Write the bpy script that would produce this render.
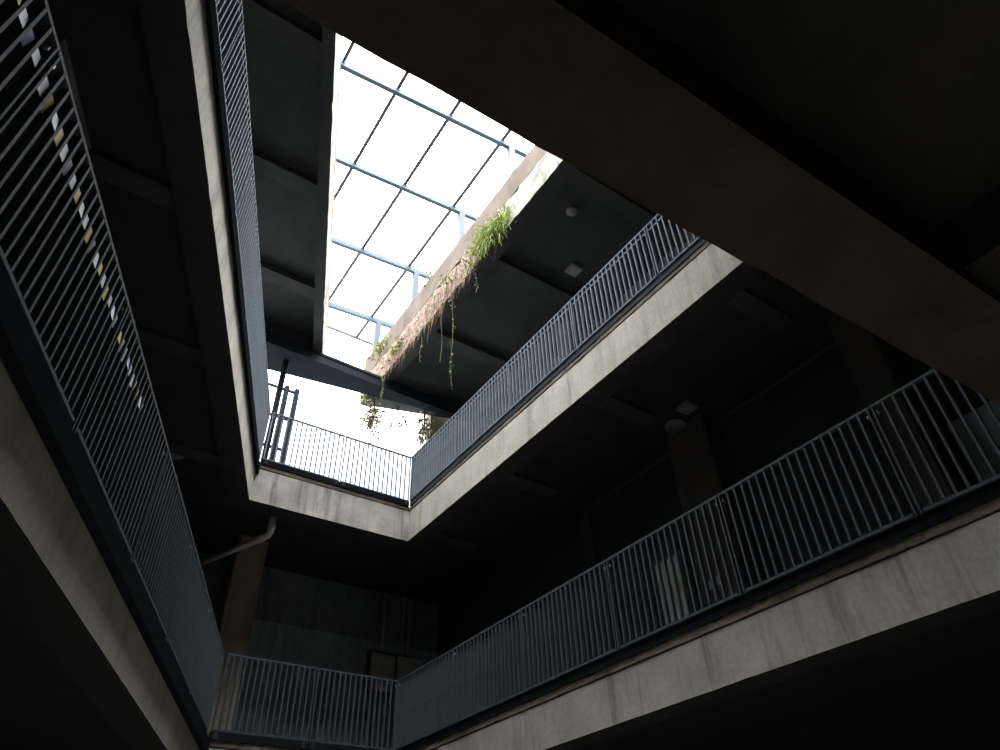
import bpy, bmesh, math, random
from mathutils import Vector, Matrix, Euler
random.seed(7)
S = bpy.context.scene
C = S.collection
for o in list(bpy.data.objects): bpy.data.objects.remove(o)

# ------------------------------------------------------------------ camera, sky, exposure
CZ = 1.65
cam = bpy.data.cameras.new('camera'); camo = bpy.data.objects.new('camera', cam); C.objects.link(camo)
camo.location = (0, 0, CZ); camo.rotation_euler = (2.27165269, 0.03179015, -0.594667847)
cam.sensor_fit = 'HORIZONTAL'; cam.sensor_width = 36.0; cam.lens = 689.724 * 36.0 / 1000.0
cam.clip_start = 0.05; cam.clip_end = 300
S.camera = camo
w = bpy.data.worlds.new('overcast'); S.world = w; w.use_nodes = True
wt = w.node_tree; bg = wt.nodes['Background']; bg.inputs['Color'].default_value = (0.97, 0.985, 1.0, 1)
# overcast sky, brightest overhead
_tc = wt.nodes.new('ShaderNodeTexCoord'); _sp = wt.nodes.new('ShaderNodeSeparateXYZ'); _mr = wt.nodes.new('ShaderNodeMapRange')
wt.links.new(_tc.outputs['Generated'], _sp.inputs[0]); wt.links.new(_sp.outputs['Z'], _mr.inputs['Value'])
_mr.interpolation_type = 'SMOOTHSTEP'
for _k, _v in (('From Min', 0.45), ('From Max', 1.0), ('To Min', 3.0), ('To Max', 21.0)): _mr.inputs[_k].default_value = _v
wt.links.new(_mr.outputs[0], bg.inputs['Strength'])
S.view_settings.view_transform = 'Standard'; S.view_settings.look = 'None'
S.view_settings.gamma = 1.0; S.view_settings.use_curve_mapping = False; S.view_settings.exposure = 0.0

# ------------------------------------------------------------------ measures
XR, YF, XL, YN = 5.307, 10.593, 2.43, 0.82
T = math.tan(0.3875)                                  # the left side of the well runs askew
Z1, Z2 = 2.373 + CZ, 6.678 + CZ
D1, D2 = 0.60, 0.74
RB, RT = 10.1 + CZ, 10.84 + CZ                        # roof slab bottom and top
PT = 11.5 + CZ                                        # parapet top
XLK = {1: 2.482, 2: 2.36}
def lx(y, k=1): return XLK[k] - (YF - y) * T          # x of the left edge at y, level k
LD = Vector((math.sin(-0.3875), -math.cos(-0.3875), 0))    # along the left edge, towards the camera
LN = Vector((-math.cos(0.3875), math.sin(0.3875), 0))      # away from the well

# ------------------------------------------------------------------ materials
def nt(name, rough=0.85, metal=0.0):
    m = bpy.data.materials.new(name); m.use_nodes = True
    t = m.node_tree; b = t.nodes['Principled BSDF']
    b.inputs['Roughness'].default_value = rough; b.inputs['Metallic'].default_value = metal
    b.inputs['Specular IOR Level'].default_value = 0.25
    return m, t, b
def noise(t, vec, scale, detail=6, rough=0.6, stretch=None):
    n = t.nodes.new('ShaderNodeTexNoise'); n.inputs['Scale'].default_value = scale
    n.inputs['Detail'].default_value = detail; n.inputs['Roughness'].default_value = rough
    if stretch:
        mp = t.nodes.new('ShaderNodeMapping'); mp.inputs['Scale'].default_value = stretch
        t.links.new(vec, mp.inputs['Vector']); vec = mp.outputs['Vector']
    t.links.new(vec, n.inputs['Vector']); return n.outputs['Fac']
def ramp(t, fac, stops):
    r = t.nodes.new('ShaderNodeValToRGB'); e = r.color_ramp.elements
    while len(e) < len(stops): e.new(0.5)
    for k, (p, c) in enumerate(stops): e[k].position = p; e[k].color = (*c, 1)
    t.links.new(fac, r.inputs['Fac']); return r.outputs['Color']
def mix(t, a, b, fac, mode='MIX'):
    x = t.nodes.new('ShaderNodeMix'); x.data_type = 'RGBA'; x.blend_type = mode
    for s, v in ((x.inputs[6], a), (x.inputs[7], b)):
        if isinstance(v, tuple): s.default_value = (*v, 1)
        else: t.links.new(v, s)
    if isinstance(fac, (int, float)): x.inputs[0].default_value = fac
    else: t.links.new(fac, x.inputs[0])
    return x.outputs[2]
def g(v, k=1.0): return (v[0]*k, v[1]*k, v[2]*k)
def concrete(name, base, dark, streak=0.6, stain=(0.07, 0.065, 0.055), bump=0.25, form=None):
    m, t, b = nt(name, 0.9)
    tc = t.nodes.new('ShaderNodeTexCoord').outputs['Object']
    c = ramp(t, noise(t, tc, 1.6), [(0.3, dark), (0.7, base)])
    fine = ramp(t, noise(t, tc, 22, 8, 0.7), [(0.3, (0.75,)*3), (0.7, (1.08,)*3)])
    c = mix(t, c, fine, 0.8, 'MULTIPLY')
    if streak:
        s = ramp(t, noise(t, tc, 1.0, 5, 0.65, (4.5, 4.5, 0.45)), [(0.50, (0,)*3), (0.72, (1,)*3)])
        s2 = ramp(t, noise(t, tc, 1.0, 4, 0.6, (14, 14, 0.5)), [(0.58, (0,)*3), (0.70, (0.8,)*3)])
        s = mix(t, s, s2, 0.5, 'ADD')
        mm = t.nodes.new('ShaderNodeMath'); mm.operation = 'MULTIPLY'; mm.inputs[1].default_value = streak; mm.use_clamp = True
        t.links.new(s, mm.inputs[0]); c = mix(t, c, stain, mm.outputs[0])
    t.links.new(c, b.inputs['Base Color'])
    bp = t.nodes.new('ShaderNodeBump'); bp.inputs['Strength'].default_value = bump; bp.inputs['Distance'].default_value = 0.02
    t.links.new(noise(t, tc, 9, 8, 0.7), bp.inputs['Height']); t.links.new(bp.outputs['Normal'], b.inputs['Normal'])
    return m
def plain(name, col, rough=0.6, metal=0.0, var=0.2, scale=14):
    m, t, b = nt(name, rough, metal)
    tc = t.nodes.new('ShaderNodeTexCoord').outputs['Object']
    c = ramp(t, noise(t, tc, scale), [(0.3, g(col, 1 - var)), (0.7, g(col, 1 + var * 0.6))])
    t.links.new(c, b.inputs['Base Color']); return m
M = {}
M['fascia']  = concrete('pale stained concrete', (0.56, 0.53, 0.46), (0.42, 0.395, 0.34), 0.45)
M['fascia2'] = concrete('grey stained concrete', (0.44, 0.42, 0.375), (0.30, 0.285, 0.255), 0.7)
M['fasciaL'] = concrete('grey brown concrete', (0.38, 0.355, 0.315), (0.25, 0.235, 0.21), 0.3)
M['fasciaF'] = concrete('streaked concrete', (0.58, 0.55, 0.48), (0.30, 0.295, 0.265), 0.85, (0.10, 0.105, 0.095))
M['pale']    = concrete('pale bounce wall', (0.72, 0.70, 0.66), (0.62, 0.60, 0.56), 0)  # unseen near wall, coloured pale to bounce light into the galleries
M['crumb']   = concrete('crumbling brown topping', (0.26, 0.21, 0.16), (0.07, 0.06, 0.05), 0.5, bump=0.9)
M['rib']     = concrete('grey rib concrete', (0.10, 0.105, 0.105), (0.065, 0.07, 0.07), 0)  # lighter than the soffits to lift the ribs' shaded side faces
M['crumb_shade']  = concrete('shaded crumbling topping', (0.05, 0.045, 0.04), (0.02, 0.018, 0.016), 0.5, bump=0.9)  # copy of the brown topping with the left side's shade in its colour
M['soffit']  = concrete('sooty shaded concrete', (0.060, 0.062, 0.062), (0.038, 0.040, 0.042), 0)  # dirt tone lowered further to hold the soffits' deep shade
M['under']   = concrete('black shaded concrete', (0.014, 0.014, 0.014), (0.008, 0.008, 0.008), 0)  # darkness under the lower gallery and on ground walls put into the colour
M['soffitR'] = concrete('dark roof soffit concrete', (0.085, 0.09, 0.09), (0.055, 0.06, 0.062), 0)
M['near']    = concrete('dark brown concrete', (0.062, 0.051, 0.041), (0.022, 0.019, 0.016), 0, bump=0.8)  # dark mottled brown of the near edge beam
M['nearpan'] = concrete('near black concrete', (0.055, 0.052, 0.045), (0.018, 0.018, 0.016), 0, bump=0.6)  # near black mottling of the slab overhead
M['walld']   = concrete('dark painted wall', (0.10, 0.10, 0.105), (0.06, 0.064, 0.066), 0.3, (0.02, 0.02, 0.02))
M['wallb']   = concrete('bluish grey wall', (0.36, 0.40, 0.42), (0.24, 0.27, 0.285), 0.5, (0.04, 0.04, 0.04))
M['pale_blue']    = concrete('pale blue grey surface', (0.62, 0.70, 0.73), (0.45, 0.52, 0.55), 0.4, (0.04, 0.04, 0.04))
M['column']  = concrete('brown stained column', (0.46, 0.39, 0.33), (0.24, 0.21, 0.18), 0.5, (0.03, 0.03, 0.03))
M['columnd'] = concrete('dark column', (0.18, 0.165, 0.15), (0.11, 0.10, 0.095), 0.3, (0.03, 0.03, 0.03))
M['moss']    = concrete('mossy wall', (0.24, 0.28, 0.18), (0.09, 0.11, 0.07), 0.5)
M['ground']  = concrete('pale bounce paving', (0.64, 0.61, 0.56), (0.52, 0.49, 0.45), 0)  # unseen floor, coloured pale to bounce light up the well
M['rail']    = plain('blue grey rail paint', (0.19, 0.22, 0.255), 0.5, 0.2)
M['rail_shade']   = plain('blue grey rail paint in shade', (0.062, 0.074, 0.085), 0.55, 0.1)  # same rail paint, with the lower gallery's dimmer light put into the colour
M['steel']   = plain('dark blue steel', (0.025, 0.032, 0.04), 0.5, 0.3)
M['steel_shade'] = plain('steel in shade', (0.012, 0.014, 0.016), 0.95)  # shade on the lower, left and far channels put into a near black colour
M['sky_steel'] = plain('light blue painted steel', (0.10, 0.15, 0.19), 0.5, 0.0, 0.08)
M['purlin']  = plain('grey painted angle', (0.10, 0.11, 0.125), 0.5)
M['post']    = plain('pale blue painted post', (0.085, 0.11, 0.15), 0.5, 0.0, 0.08)
M['pvc']     = plain('dusty white pipe', (0.85, 0.82, 0.77), 0.5)
M['conduit'] = plain('grey conduit', (0.85, 0.86, 0.84), 0.5, 0.0)
M['boxm']    = plain('grey enamel box', (0.90, 0.90, 0.86), 0.5, 0.0, 0.1, 5)
M['rust']    = plain('rusty edge', (0.20, 0.09, 0.05), 0.8)
M['lampg']   = plain('grey lamp bowl', (0.30, 0.30, 0.34), 0.4)
M['lampw']   = plain('dusty white plastic', (0.42, 0.43, 0.40), 0.5)
M['grass']   = plain('green grass', (0.42, 0.50, 0.15), 0.7, 0, 0.45, 6)
M['leaf']    = plain('small green leaf', (0.30, 0.33, 0.11), 0.7, 0, 0.5, 9)
M['pale_leaf'] = plain('pale hanging leaf', (0.42, 0.38, 0.22), 0.7, 0, 0.4, 9)
M['root']    = plain('dry brown roots', (0.22, 0.15, 0.10), 0.9, 0, 0.4, 9)
M['stem']    = plain('green brown stem', (0.13, 0.14, 0.07), 0.9)
M['yellow']  = plain('yellow paper', (0.62, 0.50, 0.20), 0.7, 0, 0.1)
M['white']   = plain('white paper', (0.62, 0.64, 0.70), 0.7, 0, 0.1)
M['mauve']   = plain('mauve paper', (0.42, 0.42, 0.60), 0.7, 0, 0.1)
M['string']  = plain('dark string', (0.05, 0.05, 0.05))
M['door']    = plain('dark blue door paint', (0.06, 0.075, 0.09), 0.5)

for k_, sp_ in (('steel_shade', 0.0), ('rail', .08), ('rail_shade', .08), ('steel', .08)):
    b_ = M[k_].node_tree.nodes['Principled BSDF']; b_.inputs['Specular IOR Level'].default_value = sp_; b_.inputs['Metallic'].default_value = 0
    b_.inputs['Roughness'].default_value = .75 if sp_ else 1
def brickface():
    # roof edge: clean render near the camera, root-matted pink brick from y = 7 on
    m, t, b = nt('weathered roof edge', 0.95)
    tc = t.nodes.new('ShaderNodeTexCoord').outputs['Object']
    sp = t.nodes.new('ShaderNodeSeparateXYZ'); t.links.new(tc, sp.inputs[0])
    a = t.nodes.new('ShaderNodeMath'); a.operation = 'MULTIPLY_ADD'; a.inputs[1].default_value = 1.6; a.inputs[2].default_value = -11.2
    t.links.new(sp.outputs['Y'], a.inputs[0])
    n = noise(t, tc, 2.5); ad = t.nodes.new('ShaderNodeMath'); ad.operation = 'ADD'; ad.use_clamp = True
    mu = t.nodes.new('ShaderNodeMath'); mu.operation = 'MULTIPLY'; mu.inputs[1].default_value = 0.8; t.links.new(n, mu.inputs[0])
    t.links.new(a.outputs[0], ad.inputs[0]); t.links.new(mu.outputs[0], ad.inputs[1])
    clean = mix(t, ramp(t, noise(t, tc, 3), [(0.3, (0.30, 0.29, 0.25)), (0.55, (0.50, 0.49, 0.45))]), (0.16, 0.15, 0.10),
                ramp(t, noise(t, tc, 1, 4, 0.6, (6, 6, 1.2)), [(0.54, (0,)*3), (0.7, (0.8,)*3)]))
    pink = ramp(t, noise(t, tc, 13, 8, 0.75), [(0.34, (0.06, 0.05, 0.03)), (0.45, (0.24, 0.15, 0.11)), (0.52, (0.48, 0.34, 0.29)), (0.62, (0.55, 0.50, 0.47))])
    green = ramp(t, noise(t, tc, 3.3), [(0.55, (0,)*3), (0.66, (0.7,)*3)])
    pink = mix(t, pink, (0.20, 0.22, 0.06), green)
    t.links.new(mix(t, clean, pink, ad.outputs[0]), b.inputs['Base Color'])
    bp = t.nodes.new('ShaderNodeBump'); bp.inputs['Strength'].default_value = 0.9; bp.inputs['Distance'].default_value = 0.05
    t.links.new(noise(t, tc, 14, 8, 0.7), bp.inputs['Height']); t.links.new(bp.outputs['Normal'], b.inputs['Normal'])
    return m
M['roofedge'] = brickface()
M['parapet'] = concrete('beige render', (0.27, 0.215, 0.18), (0.17, 0.13, 0.105), 0.5, (0.10, 0.08, 0.06))
M['roofL'] = concrete('white render', (0.50, 0.48, 0.44), (0.30, 0.28, 0.24), 0.6, (0.14, 0.12, 0.09))

# ------------------------------------------------------------------ mesh helpers
def obj(name, bm, mat, parent=None, smooth=False, loc=None):
    me = bpy.data.meshes.new(name); bmesh.ops.recalc_face_normals(bm, faces=bm.faces); bm.to_mesh(me); bm.free()
    if smooth:
        for p in me.polygons: p.use_smooth = True
    for mm in (mat if isinstance(mat, list) else [mat]): me.materials.append(mm)
    o = bpy.data.objects.new(name, me); C.objects.link(o); o.parent = parent
    if loc: o.location = loc
    return o
def tag(o, label, cat, group=None, kind=None):
    o['label'] = label; o['category'] = cat
    if group: o['group'] = group
    if kind: o['kind'] = kind
    return o
def thing(name, label, cat, loc, rz=0, group=None):
    o = bpy.data.objects.new(name, None); C.objects.link(o); o.location = loc; o.rotation_euler = (0, 0, rz)
    o.empty_display_size = 0.2
    return tag(o, label, cat, group)
def struct(name, bm, mat, label=None):
    o = obj(name, bm, mat); o['kind'] = 'structure'
    if label: o['label'] = label
    return o
def box(bm, x0, x1, y0, y1, z0, z1, mi=0):
    v = [bm.verts.new((x, y, z)) for z in (z0, z1) for y in (y0, y1) for x in (x0, x1)]
    for f in ((0, 1, 3, 2), (4, 5, 7, 6), (0, 1, 5, 4), (2, 3, 7, 6), (0, 2, 6, 4), (1, 3, 7, 5)):
        bm.faces.new([v[i] for i in f]).material_index = mi
    return v
def prism(bm, pts, z0, z1):
    a = [bm.verts.new((p[0], p[1], z0)) for p in pts]; b = [bm.verts.new((p[0], p[1], z1)) for p in pts]
    n = len(pts); bm.faces.new(a); bm.faces.new(b)
    for i in range(n): bm.faces.new((a[i], a[(i+1) % n], b[(i+1) % n], b[i]))
def beam(bm, p, q, w, z0, z1, step=0.12, rough=0.006, side=1, under=1):
    # a beam whose visible face runs p -> q; w = thickness away from it (to the left of p->q times side); edges a little chipped
    p = Vector((p[0], p[1], 0)); q = Vector((q[0], q[1], 0)); d = q - p; L = d.length; d.normalize()
    n = Vector((-d.y, d.x, 0)) * side; k = max(1, int(L / step)); prev = None; rings = []
    for i in range(k + 1):
        c = p + d * (L * i / k); end = i in (0, k)
        j = lambda s=1: 0 if end else random.uniform(-rough, rough) * s * (3.2 if random.random() < 0.04 else 1)
        r = [bm.verts.new(c + n * (abs(j())) + Vector((0, 0, z0 + abs(j())))), bm.verts.new(c + n * w + Vector((0, 0, z0))),
             bm.verts.new(c + n * w + Vector((0, 0, z1))), bm.verts.new(c + n * abs(j()) + Vector((0, 0, z1 - abs(j()))))]
        rings.append(r)
    for a, b in zip(rings, rings[1:]):
        for i in range(4): bm.faces.new((a[i], a[(i+1) % 4], b[(i+1) % 4], b[i])).material_index = under if i == 0 else 0
    bm.faces.new(rings[0]); bm.faces.new(rings[-1])
def tube(bm, pts, r, seg=10, cap=True):
    pts = [Vector(p) for p in pts]; rings = []
    for i, p in enumerate(pts):
        d = (pts[min(i+1, len(pts)-1)] - pts[max(i-1, 0)]).normalized()
        u = d.orthogonal().normalized() if not rings else (u0 - d * u0.dot(d)).normalized()
        u0 = u; v = d.cross(u); rr = r[i] if isinstance(r, (list, tuple)) else r
        rings.append([bm.verts.new(p + (u * math.cos(a) + v * math.sin(a)) * rr) for a in [2*math.pi*k/seg for k in range(seg)]])
    for a, b in zip(rings, rings[1:]):
        for k in range(seg): bm.faces.new((a[k], a[(k+1) % seg], b[(k+1) % seg], b[k]))
    if cap: bm.faces.new(rings[0]); bm.faces.new(rings[-1])
def lathe(bm, prof, seg=32, c=(0, 0, 0)):
    rings = [[bm.verts.new((c[0] + r*math.cos(2*math.pi*k/seg), c[1] + r*math.sin(2*math.pi*k/seg), c[2] + z)) for k in range(seg)] for r, z in prof]
    for a, b in zip(rings, rings[1:]):
        for k in range(seg): bm.faces.new((a[k], a[(k+1) % seg], b[(k+1) % seg], b[k]))
    bm.faces.new(rings[0]); bm.faces.new(rings[-1])
def NB(): return bmesh.new()

# ------------------------------------------------------------------ the building: floors, soffits, edge beams
WX, EX, NY, SY = -8.5, 7.95, 13.95, -6.0              # faces of the outer walls
def wallx(y, off, k=1): return lx(y, k) - off                 # parallel to the left edge
bm = NB(); box(bm, WX, EX + 0.3, SY, NY + 0.3, -0.2, 0); struct('floor', bm, M['ground'], 'pale paved ground floor under the well')

def gallery(k, z, d, mats, matn):
    """the four slabs around the well at one level, with their edge beams"""
    st = z - 0.12                                     # structural slab top, under the crumbling topping
    so = z - 0.27
    bm = NB()
    box(bm, XR + .34, EX + .2, YN - .4, NY + .2, so, st)                                         # right
    prism(bm, [(wallx(YF + .34, .37, k), YF + .34), (XR + .34, YF + .34), (XR + .34, NY + .2), (wallx(NY + .2, .37, k), NY + .2)], so, st)   # far
    prism(bm, [(wallx(YN - .4, .37, k), YN - .4), (wallx(NY + .2, .37, k), NY + .2), (WX, NY + .2), (WX, YN - .4)], so, st)          # left
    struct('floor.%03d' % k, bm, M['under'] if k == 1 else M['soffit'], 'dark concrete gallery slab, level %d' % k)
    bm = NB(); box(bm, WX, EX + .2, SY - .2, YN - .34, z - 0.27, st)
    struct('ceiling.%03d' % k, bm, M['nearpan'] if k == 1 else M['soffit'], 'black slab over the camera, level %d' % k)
    parts = [('right', (XR + .02, YN - .34), (XR + .02, YF + .34), -1, mats[0]), ('far', (lx(YF, k), YF), (XR + .02, YF), 1, mats[1]),
             ('left', (lx(YN, k), YN), (lx(YF + .3, k), YF + .3), 1, mats[2]), ('near', (WX, .84 - .035 * WX), (EX, .84 - .035 * EX), -1, mats[3])]
    for i, (nm, p, q, sd, m) in enumerate(parts):
        bm = NB(); beam(bm, p, q, 0.35 if nm != 'left' else 0.36, z - d, st, side=sd, rough=0.007 if nm == 'near' else 0.0025)
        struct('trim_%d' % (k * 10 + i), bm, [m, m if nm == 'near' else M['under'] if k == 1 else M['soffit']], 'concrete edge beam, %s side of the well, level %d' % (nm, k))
        if nm != 'near':
            # thin crumbling topping with a shadow groove below
            bm = NB(); n = Vector((-(Vector(q) - Vector(p)).y, (Vector(q) - Vector(p)).x, 0)).normalized() * sd
            pp = Vector((*p, 0)) - n * 0.012; qq = Vector((*q, 0)) - n * 0.012
            beam(bm, pp[:2], qq[:2], 0.30, st + 0.012, z - 0.031, 0.05, 0.007, sd)
            struct('trim_%d' % (k * 10 + 5 + i), bm, M['crumb_shade'] if nm == 'left' else M['crumb'], 'crumbling floor topping edge, %s side, level %d' % (nm, k))
gallery(1, Z1, D1, [M['fascia2'], M['fascia2'], M['fasciaL'], M['near']], None)
gallery(2, Z2, D2, [M['fascia'], M['fasciaF'], M['fascia'], M['soffit']], None)

# downstand ribs under the upper gallery and under the slab overhead
bm = NB()
for y in (3.1, 5.65, 8.2, 10.7): box(bm, XR + .35, 7.05, y, y + .28, Z2 - .36, Z2 - .27)
for y in (3.0, 5.4, 7.8, 10.2): prism(bm, [(wallx(y, .36), y), (wallx(y + .28, .36), y + .28), (-7, y + .28), (-7, y)], Z2 - .36, Z2 - .27)
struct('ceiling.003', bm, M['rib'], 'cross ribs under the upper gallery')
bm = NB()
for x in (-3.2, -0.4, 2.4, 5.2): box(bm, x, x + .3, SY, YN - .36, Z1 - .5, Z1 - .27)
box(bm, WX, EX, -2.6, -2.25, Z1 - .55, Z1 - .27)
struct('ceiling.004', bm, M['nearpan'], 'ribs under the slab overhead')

# outer walls; only the upper gallery is open on the far side
W = 0.25
for n_, (x0, x1, y0, y1, z0, z1, m) in enumerate([
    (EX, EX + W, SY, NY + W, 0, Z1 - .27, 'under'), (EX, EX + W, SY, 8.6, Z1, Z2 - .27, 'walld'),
    (EX - .05, EX + W, 8.6, NY + W, Z1, Z2 - .27, 'column'), (EX, EX + W, SY, 12.1, Z2, RB + .5, 'wallb'), (6.40, EX, 11.9, 12.1, Z2, RB + .3, 'brown')]):
    bm = NB(); box(bm, x0, x1, y0, y1, z0, z1); struct('wall_right.%03d' % n_ if n_ else 'wall_right', bm, M['walld' if m == 'column' else 'column' if m == 'brown' else m])
bm = NB(); box(bm, WX, EX, NY, NY + W, 0, Z1 - .27); struct('wall_far', bm, M['under'])
bm = NB(); box(bm, 2.3, EX - .05, NY, NY + W, Z1, Z2 - .27); struct('wall_far.001', bm, M['wallb'])
bm = NB(); box(bm, WX, 2.3, NY, NY + W, Z1, Z2 - .27); struct('wall_far.002', bm, M['moss'])
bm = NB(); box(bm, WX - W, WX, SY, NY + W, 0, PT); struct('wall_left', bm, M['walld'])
bm = NB()
def askew(bm, off, t, y0, y1, z0, z1): prism(bm, [(wallx(y0, off), y0), (wallx(y1, off), y1), (wallx(y1, off + t), y1), (wallx(y0, off + t), y0)], z0, z1)
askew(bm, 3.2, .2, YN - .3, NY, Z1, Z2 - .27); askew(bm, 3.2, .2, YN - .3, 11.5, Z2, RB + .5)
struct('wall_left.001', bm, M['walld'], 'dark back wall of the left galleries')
bm = NB(); box(bm, WX, EX + W, SY - W, SY, 0, PT); struct('wall_near', bm, M['pale'])

# ------------------------------------------------------------------ roof
RLX = lambda y: 0.80 + (y - 4.79) * 0.392
YE = 11.50
bm = NB(); prism(bm, [(RLX(-0.5) - .2, -0.5), (RLX(YE) - .2, YE), (-8.4, YE), (-8.4, -0.5)], RB + .42, RT)
nf = len(bm.faces)
for y in (2.6, 5.1, 7.45, 9.75): prism(bm, [(RLX(y) - .21, y), (RLX(y + .3) - .21, y + .3), (-7.5, y + .3), (-7.5, y)], RB + .28, RB + .42)
prism(bm, [(RLX(YE - .25) - .21, YE - .25), (RLX(YE) - .21, YE - .01), (-7.5, YE - .01), (-7.5, YE - .25)], RB + .05, RB + .42)
bm.faces.ensure_lookup_table()
for f in bm.faces[nf:nf+24]: f.material_index = 1
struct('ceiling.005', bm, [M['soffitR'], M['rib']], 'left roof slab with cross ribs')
bm = NB(); beam(bm, (RLX(-0.5), -0.5), (RLX(YE), YE), 0.2, RB, RT, side=1); struct('trim_30', bm, [M['roofL'], M['soffitR']], 'pale left roof edge beam')
bm = NB(); beam(bm, (RLX(-0.5) - .015, -0.5), (RLX(YE) - .015, YE), 0.2, RT, RT + .42, side=1); struct('trim_31', bm, M['parapet'], 'beige upstand of left roof')
RX, YR = 4.75, 12.38
bm = NB(); prism(bm, [(RX + .3, -.5), (8.5, -.5), (8.5, 11.3), (RX + .3, 12.30)], RB + .35, RT)
for y in (4.7, 7.1, 9.5): box(bm, RX + .3, 8.0, y, y + .3, RB + .22, RB + .35, 1)
prism(bm, [(RX + .30, 11.75), (8.0, 11.2), (8.0, 11.42), (RX + .30, 12.30)], RB, RB + .35)
struct('ceiling.006', bm, [M['soffitR'], M['rib']], 'right roof slab with cross ribs')
bm = NB(); beam(bm, (RX, -0.5), (RX, YR), 0.3, RB, RT - .02, side=-1, rough=0.02); struct('trim_32', bm, [M['roofedge'], M['soffitR']], 'white then root-covered right roof edge')
bm = NB(); beam(bm, (RX + .01, -0.5), (RX + .01, YR), 0.45, RT, PT, side=-1, rough=0.012); struct('trim_33', bm, M['parapet'], 'beige parapet of right roof')
bm = NB(); box(bm, WX, 8.5, SY, 3.4, RB + .36, RT - .03); struct('ceiling.007', bm, M['soffitR'])

# steel beam across the far end, its column
z0 = 9.82 + CZ
bm = NB(); prism(bm, [(2.0, 11.12), (5.3, 11.22), (6.95, 11.22), (6.95, 11.30), (5.0, 11.58), (2.0, 12.02)], z0, z0 + .20)
prism(bm, [(2.0, 11.10), (5.3, 11.20), (6.95, 11.20), (6.95, 11.225), (5.3, 11.225), (2.0, 11.125)], z0 + .201, z0 + .26)
tag(obj('steel_beam', bm, M['steel']), 'dark steel beam crossing the bright gap under the roof ends', 'beam')

# ------------------------------------------------------------------ skylight frame on the roof
ZS = 13.0 + CZ
sk = thing('skylight_frame', 'light blue steel grid over the white sky opening', 'skylight frame', (5.0, 8.0, PT))
def kid(name, bm, mat, p): o = obj(name, bm, mat, p); o.matrix_parent_inverse = Matrix.Translation(p.location).inverted(); return o
for y in (4.2, 6.25, 8.22, 10.34, 12.40):
    bm = NB(); a_ = [(-2.5, y + .66), (5.45, y - .02)]
    prism(bm, [(a_[0][0], a_[0][1] - .045), (a_[1][0], a_[1][1] - .045), (a_[1][0], a_[1][1] + .045), (a_[0][0], a_[0][1] + .045)], ZS - .07, ZS + .06); kid('main_beam', bm, M['sky_steel'], sk)
    bm = NB(); box(bm, 4.93, 5.07, y - .04, y + .06, PT, ZS - .07); kid('post', bm, M['post'], sk)
for x in (-2.17, -1.0, 0.17, 1.34, 2.45, 3.60, 4.80):
    bm = NB(); box(bm, x - .035, x + .035, 2.0, 13.35, ZS + .06, ZS + .11); kid('purlin', bm, M['purlin'], sk)
bm = NB(); box(bm, -2.5, 5.45, 13.30, 13.35, ZS - .01, ZS + .05); kid('end_rail', bm, M['purlin'], sk)

# ------------------------------------------------------------------ railings
def mesh_of(bm, mat, name):
    me = bpy.data.meshes.new(name); bmesh.ops.recalc_face_normals(bm, faces=bm.faces); bm.to_mesh(me); bm.free(); me.materials.append(mat); return me
_cache = {}
def bar_mesh(mat, top):
    k = (mat.name, top)
    if k not in _cache:
        bm = NB(); box(bm, -.010, .010, -.020, .020, .10, top); _cache[k] = mesh_of(bm, mat, 'baluster')
    return _cache[k]
def panel(origin, direc, L, mat, matd, label, group, double=False, ledge=(-.03, .03), ch='steel_shade', cz=(-.03, .075)):
    """one welded panel: two posts, bottom rail, top rail, balusters; local x runs along the edge"""
    rz = math.atan2(direc.y, direc.x)
    p = thing('railing_panel', label, 'railing', origin, rz, group)
    def part(name, bm, m=mat): return obj(name, bm, m, p)
    e = .022
    for x in (e, L - e):
        bm = NB(); box(bm, x - .007, x + .007, -.024, .024, max(-.03, cz[1]) if cz[1] > .01 else -.03, 1.071)
        part('post', bm)
    # base channel with bolted feet; on the left a ledge added to shade the fascia
    bm = NB(); box(bm, .002, L - .002, ledge[0], ledge[1], cz[0], cz[1]); part('base_channel', bm, M[ch])
    for x in (.07, L - .07) if cz[1] > 0 else ():
        bm = NB(); s_ = -1 if abs(ledge[0]) >= ledge[1] else 1
        yb = ledge[0] if s_ < 0 else ledge[1]
        box(bm, x - .03, x + .03, min(yb, yb + s_*.012), max(yb, yb + s_*.012), cz[0] + .01, cz[1] - .015); part('bracket', bm, M['steel'])
    bm = NB(); box(bm, .004, L - .004, -.020, .020, 1.076, 1.10); part('top_rail', bm)
    if double:
        bm = NB(); box(bm, .041, L - .041, -.010, .010, .975, .998); part('sub_rail', bm)
    bm = NB(); box(bm, .041, L - .041, -.020, .020, .08, .105); part('bottom_rail', bm)
    n = int(round((L - .05) / .0905)) - 1
    me = bar_mesh(matd, 1.074)
    for i in range(n):
        o = bpy.data.objects.new('baluster', me); C.objects.link(o); o.parent = p; o.location = (.025 + (L - .05) * (i + 1) / (n + 1), 0, 0)
    if not double:
        # pale plastic plug near the head of each end post
        for x in (e + .024, L - e - .024):
            bm = NB(); box(bm, x - .004, x + .004, -.012, .012, 1.0, 1.03); part('clip', bm, M['lampw'])
    return p
order = ['first', 'second', 'third', 'fourth', 'fifth', 'sixth']
RO = 0.0
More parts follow.
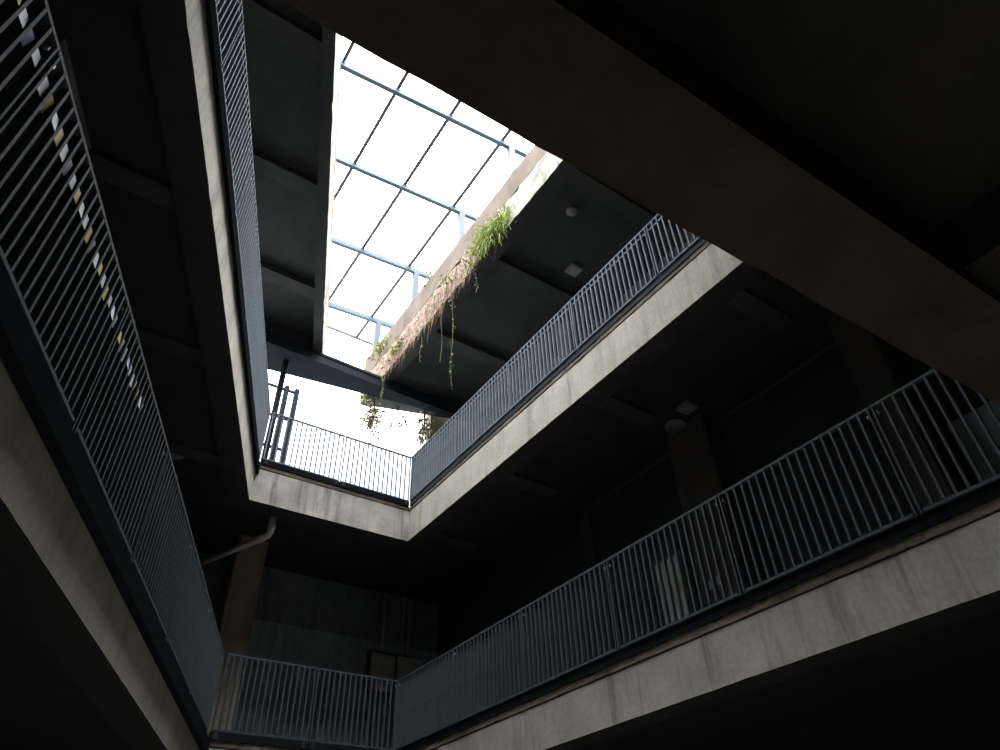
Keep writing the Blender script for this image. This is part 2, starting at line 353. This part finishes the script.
for lev, z, lv in ((1, Z1, 'lower'), (2, Z2, 'upper')):
    dbl = lev == 2; mr = M['rail_shade'] if lev == 1 else M['rail']; lxy = lx(YF, lev)
    y = YF - .03
    for i in range(6):                                 # right side, counted from the far corner
        L = 1.705 if i < 5 else y - YN - .05
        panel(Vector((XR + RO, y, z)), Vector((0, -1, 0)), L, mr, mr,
              'right side %s gallery railing panel, %s from the far corner' % (lv, order[i]), 'right %s gallery railing panels' % lv, dbl, (.0, .05), 'steel' if lev == 2 else 'steel_shade')
        y -= L
    Lt = (YF - YN) / math.cos(.3875) / 6
    st = Vector((lxy, YF, z)) + LN * RO
    for i in range(6):
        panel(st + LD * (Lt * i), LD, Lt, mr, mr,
              'left side %s gallery railing panel, %s from the far corner' % (lv, order[i]), 'left %s gallery railing panels' % lv, dbl, (.013, .09) if lev == 1 else (.013, .055), 'steel_shade', (-.20, -.05) if lev == 1 else (-.24, -.08))
    wl = (XR - lxy - .06) / 2
    for i in range(2):
        panel(Vector((lxy + .06 + wl * i, YF + RO, z)), Vector((1, 0, 0)), wl - .005, mr, mr,
              'far side %s gallery railing panel, %s of the two' % (lv, ('left', 'right')[i]), 'far %s gallery railing panels' % lv, False)

# coloured paper slips tied on a string between the bars of the lower left railing
sb = Vector((lx(YF, 1), YF, 0)); nb = int(round((Lt - .05) / .0905)) - 1
inn = -LN                                              # towards the well
bm = NB(); a, b = sb + LD * 5.3 - inn * .026, sb + LD * 9.9 - inn * .026
tube(bm, [(a.x, a.y, 3.31 + CZ), (b.x, b.y, 3.31 + CZ)], .003, 6); tag(obj('string_line', bm, M['string']), 'thin string carrying the paper slips behind the lower left railing', 'string')
ORD = ['nearest', 'second', 'third', 'fourth', 'fifth', 'sixth', 'seventh', 'eighth', 'ninth', 'tenth', 'eleventh', 'twelfth', 'thirteenth', 'fourteenth', 'fifteenth', 'sixteenth', 'seventeenth', 'eighteenth', 'nineteenth', 'twentieth', 'twenty first', 'twenty second', 'twenty third', 'twenty fourth', 'twenty fifth', 'twenty sixth', 'twenty seventh', 'twenty eighth']
gaps = [Lt * k + .025 + (Lt - .05) * (j + .5) / (nb + 1) for k in range(6) for j in range(nb + 1)]
gaps = sorted([q for q in gaps if 6.1 < q < 9.6], reverse=True)
cols = ['yellow', 'white', 'white', 'white', 'mauve', 'yellow', 'white', 'mauve', 'white', 'white', 'yellow', 'white', 'yellow', 'white', 'mauve', 'white', 'yellow', 'white', 'white', 'yellow', 'white', 'white', 'yellow', 'white', 'yellow', 'white', 'white', 'white', 'yellow', 'white', 'white', 'mauve', 'white', 'white', 'white', 'yellow', 'white', 'white', 'white', 'white']
cnt = {}
for q, cn in zip(gaps, cols):
    p = sb + LD * q; h = .085 + .03 * random.random(); bm = NB(); box(bm, -.028, .028, -.0015, .0015, -h, 0)
    o = obj('paper_slip', bm, M[cn]); o.location = (p.x, p.y, 3.305 + CZ + random.uniform(-.012, .0)); o.rotation_euler = (random.uniform(-.2, .2), 0, math.atan2(-LD.y, -LD.x))
    o.location.x += inn.x * .004; o.location.y += inn.y * .004
    k = cnt.get(cn, 0); cnt[cn] = k + 1
    tag(o, '%s %s paper slip between the lower left railing bars, counted from the near end' % (ORD[min(k, 27)], cn), 'paper slip', 'paper slips between the lower left railing bars')

# ------------------------------------------------------------------ columns
def column(x, y, w, d, z0, z1, mat, label, group=None):
    bm = NB(); c = .03
    prism(bm, [(x-w/2+c, y-d/2), (x+w/2-c, y-d/2), (x+w/2, y-d/2+c), (x+w/2, y+d/2-c), (x+w/2-c, y+d/2), (x-w/2+c, y+d/2), (x-w/2, y+d/2-c), (x-w/2, y-d/2+c)], z0, z1)
    o = obj('column', bm, mat); tag(o, label, 'column', group); return o
column(3.13, 13.05, .56, .5, Z1, Z2 - .27, M['column'], 'brown stained column behind the far left corner of the lower railing')
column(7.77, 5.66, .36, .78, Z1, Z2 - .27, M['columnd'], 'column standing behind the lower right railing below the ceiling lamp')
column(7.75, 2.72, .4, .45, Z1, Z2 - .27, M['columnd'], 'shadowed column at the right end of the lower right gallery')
column(7.6, 11.6, .4, .4, Z2, RB + .35, M['column'], 'column in the far right corner of the upper gallery')
column(7.6, 4.35, .32, .32, Z2, RB + .35, M['column'], 'brown column behind the near part of the upper right railing')
column(7.6, 8.0, .4, .4, Z2, RB + .35, M['wallb'], 'grey column behind the middle of the upper right railing')
bm = NB(); box(bm, EX - .06, EX - .001, 8.4, 8.62, Z1, Z2 - .27); struct('trim_40', bm, M['columnd'], 'wall pilaster where the right wall steps')
bm = NB(); tube(bm, [(EX - .04, 2.4, Z2 - .36), (EX - .04, 8.4, Z2 - .36)], .03, 8); tag(obj('conduit', bm, M['columnd']), 'dark pipe running along the top of the right wall', 'pipe')
bm = NB(); box(bm, 2.3, EX - .05, NY - .012, NY, Z1 + .0, 5.6 + CZ - .3); struct('trim_41', bm, M['pale_blue'], 'pale blue grey lower part of the far wall')  # far wall is lighter and bluer below this height

# doors behind the upper right railing
for i, (y, zd) in enumerate(((2.6, Z2), (5.3, Z2), (9.0, Z2), (1.85, Z1))):
    d = bpy.data.objects.new('door_%d' % (i + 1), None); C.objects.link(d); d.location = (EX, y, zd); d['kind'] = 'structure'
    bm = NB(); box(bm, -.05, -.001, -.5, .5, 0, 2.1); obj('door_leaf', bm, M['door'] if zd == Z2 else M['pale_blue'], d)
    bm = NB()
    for s in (-1, 1): box(bm, -.07, -.001, s*.55-.04, s*.55+.04, 0, 2.18)
    box(bm, -.07, -.001, -.51, .51, 2.1, 2.18); obj('door_frame', bm, M['steel'], d)
    bm = NB(); tube(bm, [(-.05, .4, 1.0), (-.10, .4, 1.0), (-.10, .28, 1.0)], .012, 8); obj('door_handle', bm, M['conduit'], d)

# ------------------------------------------------------------------ far wall switch boxes and conduits
def elbox(x, w_, z0, z1, label, rusty):
    t = thing('switch_box', label, 'switch box', (x, NY - .012, z0), 0)
    h = z1 - z0
    bm = NB(); box(bm, 0, w_, -.20, 0, 0, h); obj('case', bm, M['boxm'] if not rusty else M['rust'], t)
    bm = NB(); box(bm, .03, w_ - .03, -.215, -.201, .03, h - .03); obj('door', bm, M['boxm'], t)
    bm = NB(); lathe(bm, [(.02, 0), (.02, .02), (.012, .03)], 12); o = obj('knob', bm, M['lampw'], t); o.rotation_euler = (math.pi/2, 0, 0); o.location = (w_ * .5, -.215, h * .22)
    bm = NB(); box(bm, -.01, w_ + .01, -.19, 0, h + .001, h + .02); obj('rain_cap', bm, M['steel'], t)
    return t
elbox(6.20, .60, 4.22 + CZ, 5.02 + CZ, 'grey switch box with rusty left side on the far wall', True)
elbox(6.84, .58, 4.22 + CZ, 5.02 + CZ, 'plain grey switch box on the far wall, right of the rusty one', False)
for x, r, lab in ((6.50, .028, 'pipe rising from the rusty switch box'), (6.98, .018, 'thin pipe above the plain switch box, left of its pair'),
                  (7.12, .018, 'thin pipe above the plain switch box, middle'), (7.18, .018, 'thin pipe above the plain switch box, rightmost')):
    bm = NB(); tube(bm, [(x, NY - .08, 5.045 + CZ), (x, NY - .08, Z2 - .28)], r, 10)
    tag(obj('conduit', bm, M['conduit'], smooth=True), 'grey ' + lab, 'pipe')

# white drain pipe under the upper slab
t = thing('drain_pipe', 'dusty white drain pipe bending under the upper far corner slab', 'pipe', (2.95, 11.15, 5.75 + CZ))
A_ = Vector((2.97, 11.2, 5.72 + CZ)); B_ = Vector((2.17, 12.82, 5.62 + CZ))
bm = NB(); tube(bm, [A_ + Vector((0, 0, .66)), A_ + Vector((0, 0, .12)), A_ + Vector((0, 0, .05)), A_.lerp(B_, .03), A_.lerp(B_, .07), B_], .058, 14)
o = kid('pipe', bm, M['pvc'], t)
for p in o.data.polygons: p.use_smooth = True
bm = NB(); tube(bm, [A_ + Vector((0, 0, .20)), A_ + Vector((0, 0, .12))], .070, 14); kid('coupling', bm, M['pvc'], t)
bm = NB(); tube(bm, [A_.lerp(B_, .10), A_.lerp(B_, .15)], .070, 14); kid('coupling', bm, M['pvc'], t)
bm = NB(); tube(bm, [(2.45, 13.92, Z1 - .12), (2.45, 13.92, 4.95 + CZ)], .03, 8); tag(obj('pipe', bm, M['pvc']), 'short pale pipe left of the brown column', 'pipe')

# ------------------------------------------------------------------ lamps (unlit)
def bowl(x, y, z, r, label):
    t = thing('ceiling_lamp', label, 'ceiling lamp', (x, y, z))
    bm = NB(); lathe(bm, [(r*.9, 0), (r*.9, -.03), (r*.98, -.032), (r*.98, -.035)], 32); obj('base', bm, M['lampw'], t)
    bm = NB(); lathe(bm, [(r, -.036), (r, -.045), (r*.92, -.06), (r*.7, -.075), (r*.4, -.083), (.01, -.085)], 32); obj('lamp_shade', bm, M['lampg'], t, True)
def square(x, y, z, s, label):
    t = thing('ceiling_box', label, 'ceiling fixture', (x, y, z))
    bm = NB(); box(bm, -s/2, s/2, -s/2, s/2, -.05, 0); obj('case', bm, M['lampw'], t)
    bm = NB(); box(bm, -s*.4, s*.4, -s*.4, s*.4, -.06, -.051); obj('cover', bm, M['lampw'], t)
so2 = Z2 - .27; sor = RB + .35
bowl(7.49, 5.72, so2, .17, 'round grey ceiling lamp under the upper right gallery')
square(7.30, 5.28, so2, .24, 'square pale ceiling fixture beside the round lamp, upper right gallery soffit')
bowl(.98, 10.5, so2, .24, 'round grey ceiling lamp behind the lower left railing top')
bowl(5.70, 5.48, sor, .11, 'faint round ceiling lamp under the right roof slab')
square(6.63, 6.58, sor, .26, 'square white ceiling fixture under the right roof slab')
def batten(p, q, lab):
    p = Vector(p); q = Vector(q); d = q - p; L = d.length
    t = thing('ceiling_batten', lab, 'ceiling light', p, math.atan2(d.y, d.x))
    bm = NB(); box(bm, 0, L, -.04, .04, -.05, 0); obj('tray', bm, M['lampg'], t)
    bm = NB(); tube(bm, [(.04, 0, -.085), (L - .04, 0, -.085)], .018, 10); obj('tube', bm, M['lampw'], t)
    for xa in (0, L - .04): bm = NB(); box(bm, xa, xa + .04, -.03, .03, -.11, -.051); obj('holder', bm, M['lampg'], t)
kk = (so2 - CZ) / 6.5
batten((-1.56*kk, 4.44*kk, so2), (-1.10*kk, 5.64*kk, so2), 'nearest of the unlit batten lights above the lower left railing')
batten((-.22*kk, 7.88*kk, so2), (.27*kk, 9.15*kk, so2), 'middle one of the unlit batten lights above the lower left railing')
batten((1.22*kk, 11.4*kk, so2), (1.72*kk, 12.65*kk, so2), 'farthest of the unlit batten lights above the lower left railing')

# cabinet with yellow marks and pale stickers behind the lower right railing
t = thing('cabinet', 'grey green cabinet with three yellow marks behind the lower right railing', 'cabinet', (7.70, 6.42, Z1))
bm = NB(); box(bm, -.22, .24, -.26, .26, .05, 2.05); obj('body', bm, M['wallb'], t)
bm = NB(); box(bm, -.235, -.221, -.24, .24, .10, 2.00); obj('door', bm, M['boxm'], t)
bm = NB(); box(bm, -.20, .22, -.24, .24, 0, .05); obj('plinth', bm, M['steel'], t)
for k in range(3):
    bm = NB(); box(bm, -.245, -.236, .14 - k*.15, .19 - k*.15, 1.46, 1.60); obj('mark', bm, M['yellow'], t)
for k, (y, z) in enumerate(((5.85, 3.80), (5.68, 3.82))):
    bm = NB(); box(bm, -.004, .004, -.045, .045, -.06, .06); o = obj('sticker', bm, M['white']); o.location = (7.585, y, z + CZ)
    tag(o, 'small pale sticker on the column under the ceiling lamp, %s of two' % ('left', 'right')[k], 'sticker', 'stickers on the column')

# steel door frame on the open far side
bm = NB(); tube(bm, [(2.66, 11.5, Z2), (2.66, 11.5, z0 - .001)], .06, 14); tag(obj('steel_post', bm, M['steel'], smooth=True), 'round dark steel post holding up the left end of the steel beam', 'post')
t = thing('steel_gate', 'dark steel gate frame standing beside the round steel post', 'gate', (3.09, 12.7, Z2 - .12))
for x in (-.75, .0, .24):
    bm = NB(); box(bm, x - .05, x + .05, -.05, .05, 0, 3.58); obj('post', bm, M['steel'], t)
for z in (3.48, 2.70, 1.9, .5):
  for xa, xb in ((-.699, -.051), (.051, .189)):
    bm = NB(); box(bm, xa, xb, -.02, .02, z - .03, z + .03); obj('cross_bar', bm, M['steel'], t)

# ------------------------------------------------------------------ plants
def blade(bm, p, d, L, w_, droop, seg=4):
    p = Vector(p); d = Vector(d).normalized(); side = d.cross(Vector((0, 0, 1)))
    side = side.normalized() if side.length > .01 else Vector((0, 1, 0)); prev = None
    for i in range(seg + 1):
        f = i / seg; c = p + d * (L * f) + Vector((0, 0, -droop * L * f * f)); ww = w_ * (1 - f) + .001
        cur = (bm.verts.new(c - side * ww), bm.verts.new(c + side * ww))
        if prev: bm.faces.new((prev[0], prev[1], cur[1], cur[0]))
        prev = cur
def leafs(bm, c, n, r, s):
    for _ in range(n):
        p = Vector(c) + Vector((random.gauss(0, r[0]), random.gauss(0, r[1]), random.gauss(0, r[2])))
        a = Euler((random.uniform(0, 6.3), random.uniform(0, 6.3), random.uniform(0, 6.3))).to_matrix(); k = s * random.uniform(.6, 1.3)
        v = [bm.verts.new(p + a @ Vector(q) * k) for q in ((-1, 0, 0), (-.2, .45, .1), (1, 0, 0), (-.2, -.45, .1))]
        bm.faces.new(v)
bm = NB()
for _ in range(900):
    y = 6.80 + random.gauss(0, .27); z = RT - .42 + random.uniform(-.36, .22)
    blade(bm, (RX - .0, y, z), (random.uniform(-1.0, -.1), random.uniform(-1.3, .3), random.uniform(-.3, .9)), random.uniform(.2, .5), .006, random.uniform(.5, 1.5))
tag(obj('grass_tuft', bm, M['grass']), 'bright green grass tuft on the edge of the right roof', 'grass')
bm = NB()
for _ in range(520):
    y = random.uniform(6.3, 11.05); z = RB + random.uniform(-.02, .6) * (1 if random.random() < .6 else 0)
    blade(bm, (RX - .005, y, z), (random.uniform(-.25, -.02), random.uniform(-.3, .3), -1), random.uniform(.08, .42) * (1.8 if random.random() < .08 else 1), .004, .1)
tag(obj('dry_roots', bm, M['root']), 'dry roots hanging over the overgrown right roof edge', 'roots', kind='stuff')
bm = NB(); random.seed(11)
for yc, zc, n in ((9.05, PT, 30), (11.4, RT + .3, 130), (11.9, PT - .05, 40), (8.2, RT - .3, 60), (10.6, RT - .4, 120), (11.9, RB + .1, 220)):
    leafs(bm, (RX - .02, yc, zc), n, (.05, .22, .12), .05)
tag(obj('weeds', bm, M['leaf']), 'small green weeds rooted along the right roof parapet', 'weeds', kind='stuff')
def vine(x, y, z_top, z_bot, label, n=14, thick=.005):
    t = thing('hanging_vine', label, 'vine', (x, y, z_top))
    pts = []; a = random.uniform(0, 6)
    H_ = z_top - z_bot
    for i in range(16): f = i / 15; pts.append((.03 * math.sin(a + f * 7), .03 * math.cos(a + f * 5), -H_ * f))
    bm = NB(); tube(bm, pts, thick, 5); obj('stem', bm, M['stem'], t)
    bm = NB()
    for i in range(n * 2):
        p = pts[random.randrange(1, 16)]; leafs(bm, p, 1, (.02, .02, .04), .028)
    obj('leaves', bm, M['leaf'], t)
vine(4.71, 8.05, RB, 7.62 + CZ, 'longest leafy vine hanging from the right roof edge below the grass', 34)
vine(4.71, 8.45, RB, 8.45 + CZ, 'thin bare vine hanging left of the longest vine', 6)
vine(4.71, 9.3, RB, 9.1 + CZ, 'short thin vine hanging from the middle of the overgrown roof edge', 6)
vine(4.71, 7.2, RB, 9.2 + CZ, 'short vine hanging just under the grass tuft', 6)
vine(4.71, 11.05, RB, 9.0 + CZ, 'vine hanging down across the end of the steel beam', 26)
def bush(name, c, n, r, s, label, seedling):
    random.seed(seedling)
    t = thing(name, label, 'shrub', c)
    bm = NB(); leafs(bm, (0, 0, 0), n, r, s); obj('foliage', bm, M['pale_leaf'], t)
    bm = NB()
    for k in range(5):
        tube(bm, [(random.gauss(0, r[0]*.2), 0, RB - c[2] + .02), (random.gauss(0, r[0]*.5), 0, 0), (random.gauss(0, r[0]), 0, -r[2]*1.8)], .008, 5)
    obj('stem', bm, M['stem'], t)
# outside, beyond the open far side
bush('hanging_shrub', (4.96, 12.05, 9.62 + CZ), 260, (.13, .10, .24), .055, 'leafy shrub hanging below the far end of the right roof, against the white', 3)
bush('hanging_shrub', (5.55, 12.0, 9.62 + CZ), 60, (.16, .10, .13), .05, 'sparse small shrub between two fuller ones against the white', 4)
bush('hanging_shrub', (6.22, 11.85, 9.55 + CZ), 230, (.10, .08, .26), .055, 'leafy shrub beside the far right corner of the upper gallery', 5)
